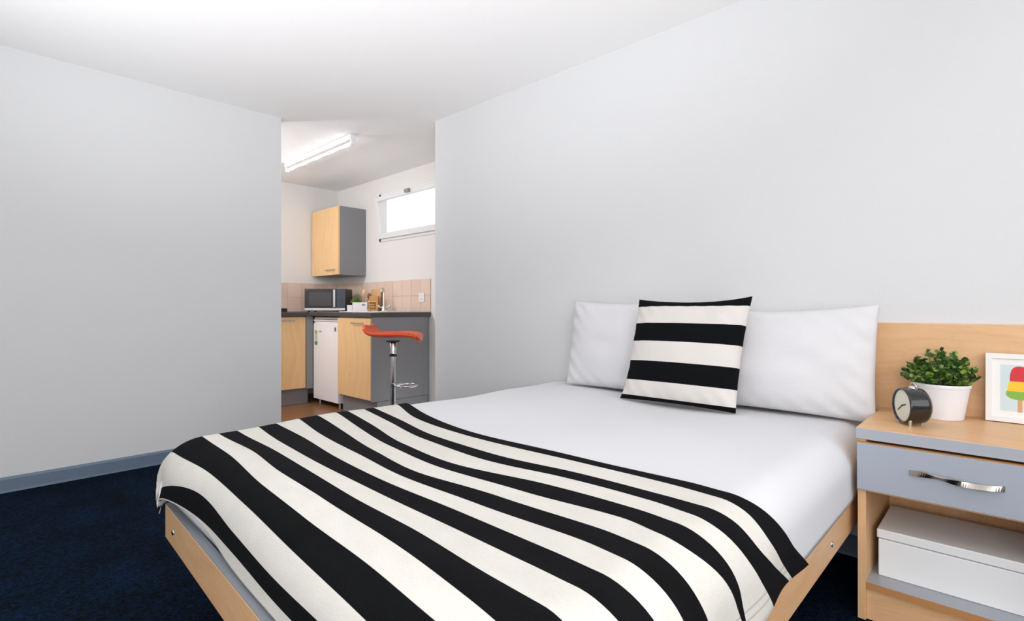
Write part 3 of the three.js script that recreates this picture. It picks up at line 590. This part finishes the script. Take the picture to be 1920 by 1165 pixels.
{ // chopping board leaning on the tiles and a small wooden rack before it
  const b = thing('chopping_board', 'tall beech chopping board leaning on the tiles left of the tap', 'chopping board', [KITCHEN_X - .05, WT + .001, -4.88]); b.rotation.z = -.1;
  mesh('board', new THREE.Mesh(box(-.009, .009, 0, .245, -.095, .095, .006)).geometry, woodPale, b);
  const k = thing('wooden_rack', 'small slatted wooden rack standing on the worktop before the chopping board', 'rack', [2.948, WT, -4.785], -46.5 * Math.PI / 180);
  mesh('post', box(-.055, -.043, 0, .13, -.03, -.018, .002), woodPale, k); mesh('post', box(.022, .034, 0, .13, -.03, -.018, .002), woodPale, k);
  mesh('side_panel', box(.034, .058, 0, .165, -.035, .035, .003), woodFine, k);
  mesh('shelf', box(-.055, .034, .1, .112, -.035, .035, .002), woodPale, k); mesh('shelf', box(-.055, .034, .012, .024, -.035, .035, .002), woodPale, k);
  mesh('back_board', box(-.05, .034, .03, .165, -.035, -.028, .002), woodFine, k);
  mesh('slat', box(-.043, .022, .045, .06, .02, .03, .002), woodFine, k); mesh('slat', box(-.043, .022, .07, .085, .02, .03, .002), woodFine, k);
}
{ // inset white sink with drainer
  const s = thing('sink', 'white inset kitchen sink with drainer under the window', 'sink', [0, 0, 0]);
  const enamel = std({ color: 0xeeecec, roughness: .2 });
  const x0 = 2.52, x1 = 3.0, z0 = -4.70, z1 = -4.07, y = WT + .0005;
  mesh('rim', [box(x0, x1, y, y + .008, z0, z0 + .04, .003), box(x0, x1, y, y + .008, -4.43, -4.40, .003), box(x0, x0 + .035, y, y + .008, z0 + .04, -4.43, .003), box(x1 - .09, x1, y, y + .008, z0 + .04, -4.43, .003)], enamel, s);
  mesh('bowl', [box(x0 + .035, x1 - .09, y, y + .002, z0 + .04, -4.43, .0005)], enamel, s);
  mesh('drainer', [box(x0, x1, y, y + .006, -4.40, z1, .003)], enamel, s);
  for (let i = 0; i < 7; i++) mesh('drainer_ridge', box(x0 + .06 + i * .055, x0 + .075 + i * .055, y + .006, y + .01, -4.37, z1 + .05, .002), enamel, s);
}
{ // tap
  const t = thing('tap', 'chrome swan neck mixer tap rising behind the white sink', 'tap', [2.955, WT + .0088, -4.60], 43.5 * Math.PI / 180);
  mesh('tap_base', lathe([[0, 0], [.026, 0], [.026, .006], [.02, .012], [.018, .05], [.012, .058], [0, .058]], 28), chrome, t);
  mesh('spout', tube([[0, .05, 0], [0, .14, 0], [0, .20, 0], [-.012, .225, .0], [-.05, .235, .0], [-.085, .222, 0], [-.095, .19, 0]], .0095, 48, 12), chrome, t);
  mesh('lever', [tube([[0, .035, 0], [.0, .04, .03], [.0, .05, .055]], .006, 12, 8), (() => { const g = new THREE.SphereGeometry(.014, 16, 12); g.translate(0, .052, .058); return g; })()], chrome, t);
  mesh('lever', [tube([[0, .035, 0], [.0, .04, -.03], [.0, .05, -.05]], .006, 12, 8), (() => { const g = new THREE.SphereGeometry(.012, 16, 12); g.translate(0, .052, -.052); return g; })()], chrome, t);
}
{ // socket on the tiles
  const s = thing('wall_socket', 'white wall socket on the tiles right of the tap', 'socket', [KITCHEN_X - .0088, 1.03, -4.10]);
  mesh('face_plate', box(-.011, 0, 0, .086, -.043, .043, .003), whitePlastic, s);
  mesh('switch', box(-.015, -.011, .05, .07, -.02, .0, .002), whitePlastic, s);
  mesh('pin_hole', [box(-.0114, -.0109, .018, .03, -.004, .004, 0)], blackMatte, s);
}
{ // hob plate beside the wall edge
  const h = thing('hob', 'low black electric hob at the left end of the worktop', 'hob', [2.0, WT, -5.46]);
  mesh('hob_body', box(-.26, .26, 0, .038, -.2, .2, .006), blackMatte, h);
  for (const x of [-.12, .12]) mesh('hot_plate', cyl(.085, .08, .012, x, .038, 0, 32), darkMetal, h);
}
{ // bar stool
  const s = thing('bar_stool', 'bar stool with glossy orange moulded seat on a chrome pole', 'stool', [2.37, 0, -3.555]);
  s.rotation.y = -46.5 * Math.PI / 180;                             // side-on to the room
  const N = 26, M = 14, P = [], UV = [];
  const prof = [[-.208, .83], [-.204, .806], [-.188, .778], [-.165, .757], [-.13, .747], [-.06, .744], [.02, .744], [.09, .745], [.15, .741], [.185, .731], [.206, .714], [.212, .706]];
  const xs = prof.map((_, i) => i), px = prof.map(p => p[0]), py = prof.map(p => p[1]);
  for (let i = 0; i <= N; i++) for (let j = 0; j <= M; j++) {
    const f = i / N * (prof.length - 1), a = (j / M - .5) * 2, wid = .185 * (1 - .35 * Math.pow(Math.abs(i / N - .5) * 2, 4));
    P.push(new THREE.Vector3(cubicAt(xs, px, f), cubicAt(xs, py, f) + .012 * a * a - .008 * (i > 5 ? 1 : 0) * (1 - a * a), a * wid)); UV.push([i / N, j / M]);
  }
  const orange = phy({ color: 0xe2501c, roughness: .38, clearcoat: .2, clearcoatRoughness: .15 });
  mesh('seat', clothShell(P.map(v => v.clone().multiply(new THREE.Vector3(1, 1, -1))), UV, N + 1, M + 1, .026), orange, s);
  mesh('seat_plate', box(-.045, .045, .70, .71, -.045, .045, .003), darkMetal, s);
  mesh('sleeve', [lathe([[.0, .60], [.03, .60], [.03, .612], [.026, .618], [.028, .70], [0, .70]], 28)], chrome, s);
  mesh('lift_collar', lathe([[0, .585], [.027, .585], [.03, .592], [.03, .606], [.022, .625], [0, .625]], 28), blackMatte, s);
  mesh('pole', lathe([[0, .02], [.02, .02], [.02, .60], [0, .60]], 28), chrome, s);
  const ring = new THREE.TorusGeometry(.085, .009, 12, 48); ring.rotateX(Math.PI / 2); ring.translate(.105, .355, 0);
  mesh('foot_ring', [ring, cyl(.026, .026, .03, 0, .342, 0, 24)], chrome, s);
  mesh('base', lathe([[0, 0], [.2, 0], [.2, .006], [.15, .014], [.05, .026], [.026, .04], [0, .04]], 48), chrome, s);
}
{ // ceiling batten lamp
  const l = thing('ceiling_lamp', 'long thin white strip lamp on the kitchen ceiling', 'lamp', [2.14, CEIL, -4.38]);
  mesh('housing', box(-.025, .025, -.04, 0, -.615, .615, .006), whitePlastic, l);
  for (const z of [-.6, .6]) mesh('lamp_holder', box(-.016, .016, -.085, -.03, z - .012, z + .012, .004), whitePlastic, l);
  const g = new THREE.CylinderGeometry(.013, .013, 1.17, 20); g.rotateX(Math.PI / 2); g.translate(0, -.066, 0);
  mesh('tube', g, std({ color: 0xf4f4f0, emissive: 0xfff8ee, emissiveIntensity: .15, roughness: .4 }), l);
  areaLight(0xfcfcff, 5, .05, 1.17, [2.14, CEIL - .088, -4.38], [2.14, 0, -4.38]).rotation.set(-Math.PI / 2, 0, 0);
  for (let k = 0; k < 5; k++) { const p = new THREE.PointLight(0xfcfcff, .035, 0, 2); p.position.set(2.14, CEIL - .095, -4.38 + (k - 2) * .25); p.castShadow = true; p.shadow.radius = 1; scene.add(p); }
}
{ // globe pendant in the kitchen, out of sight behind the left wall
  const l = thing('pendant_lamp', 'white globe pendant lamp of the kitchen, hung behind the left wall', 'lamp', [.95, CEIL, -4.75]);
  mesh('ceiling_rose', lathe([[0, -.03], [.03, -.03], [.05, -.012], [.052, 0], [0, 0]], 32), whitePlastic, l);
  mesh('cord', cyl(.004, .004, .26, 0, -.28, 0, 10), whitePlastic, l);
  const g = new THREE.SphereGeometry(.12, 40, 24); g.translate(0, -.4, 0);
  mesh('globe', g, std({ color: 0xf4f4f0, emissive: 0xfffaf4, emissiveIntensity: .9, roughness: .4 }), l);
  const p = new THREE.PointLight(0xfcfcff, 3.1, 0, 2); p.position.set(.95, CEIL - .4, -4.75); p.castShadow = true; p.shadow.radius = 5; scene.add(p);
}
renderer.render(scene, camera);
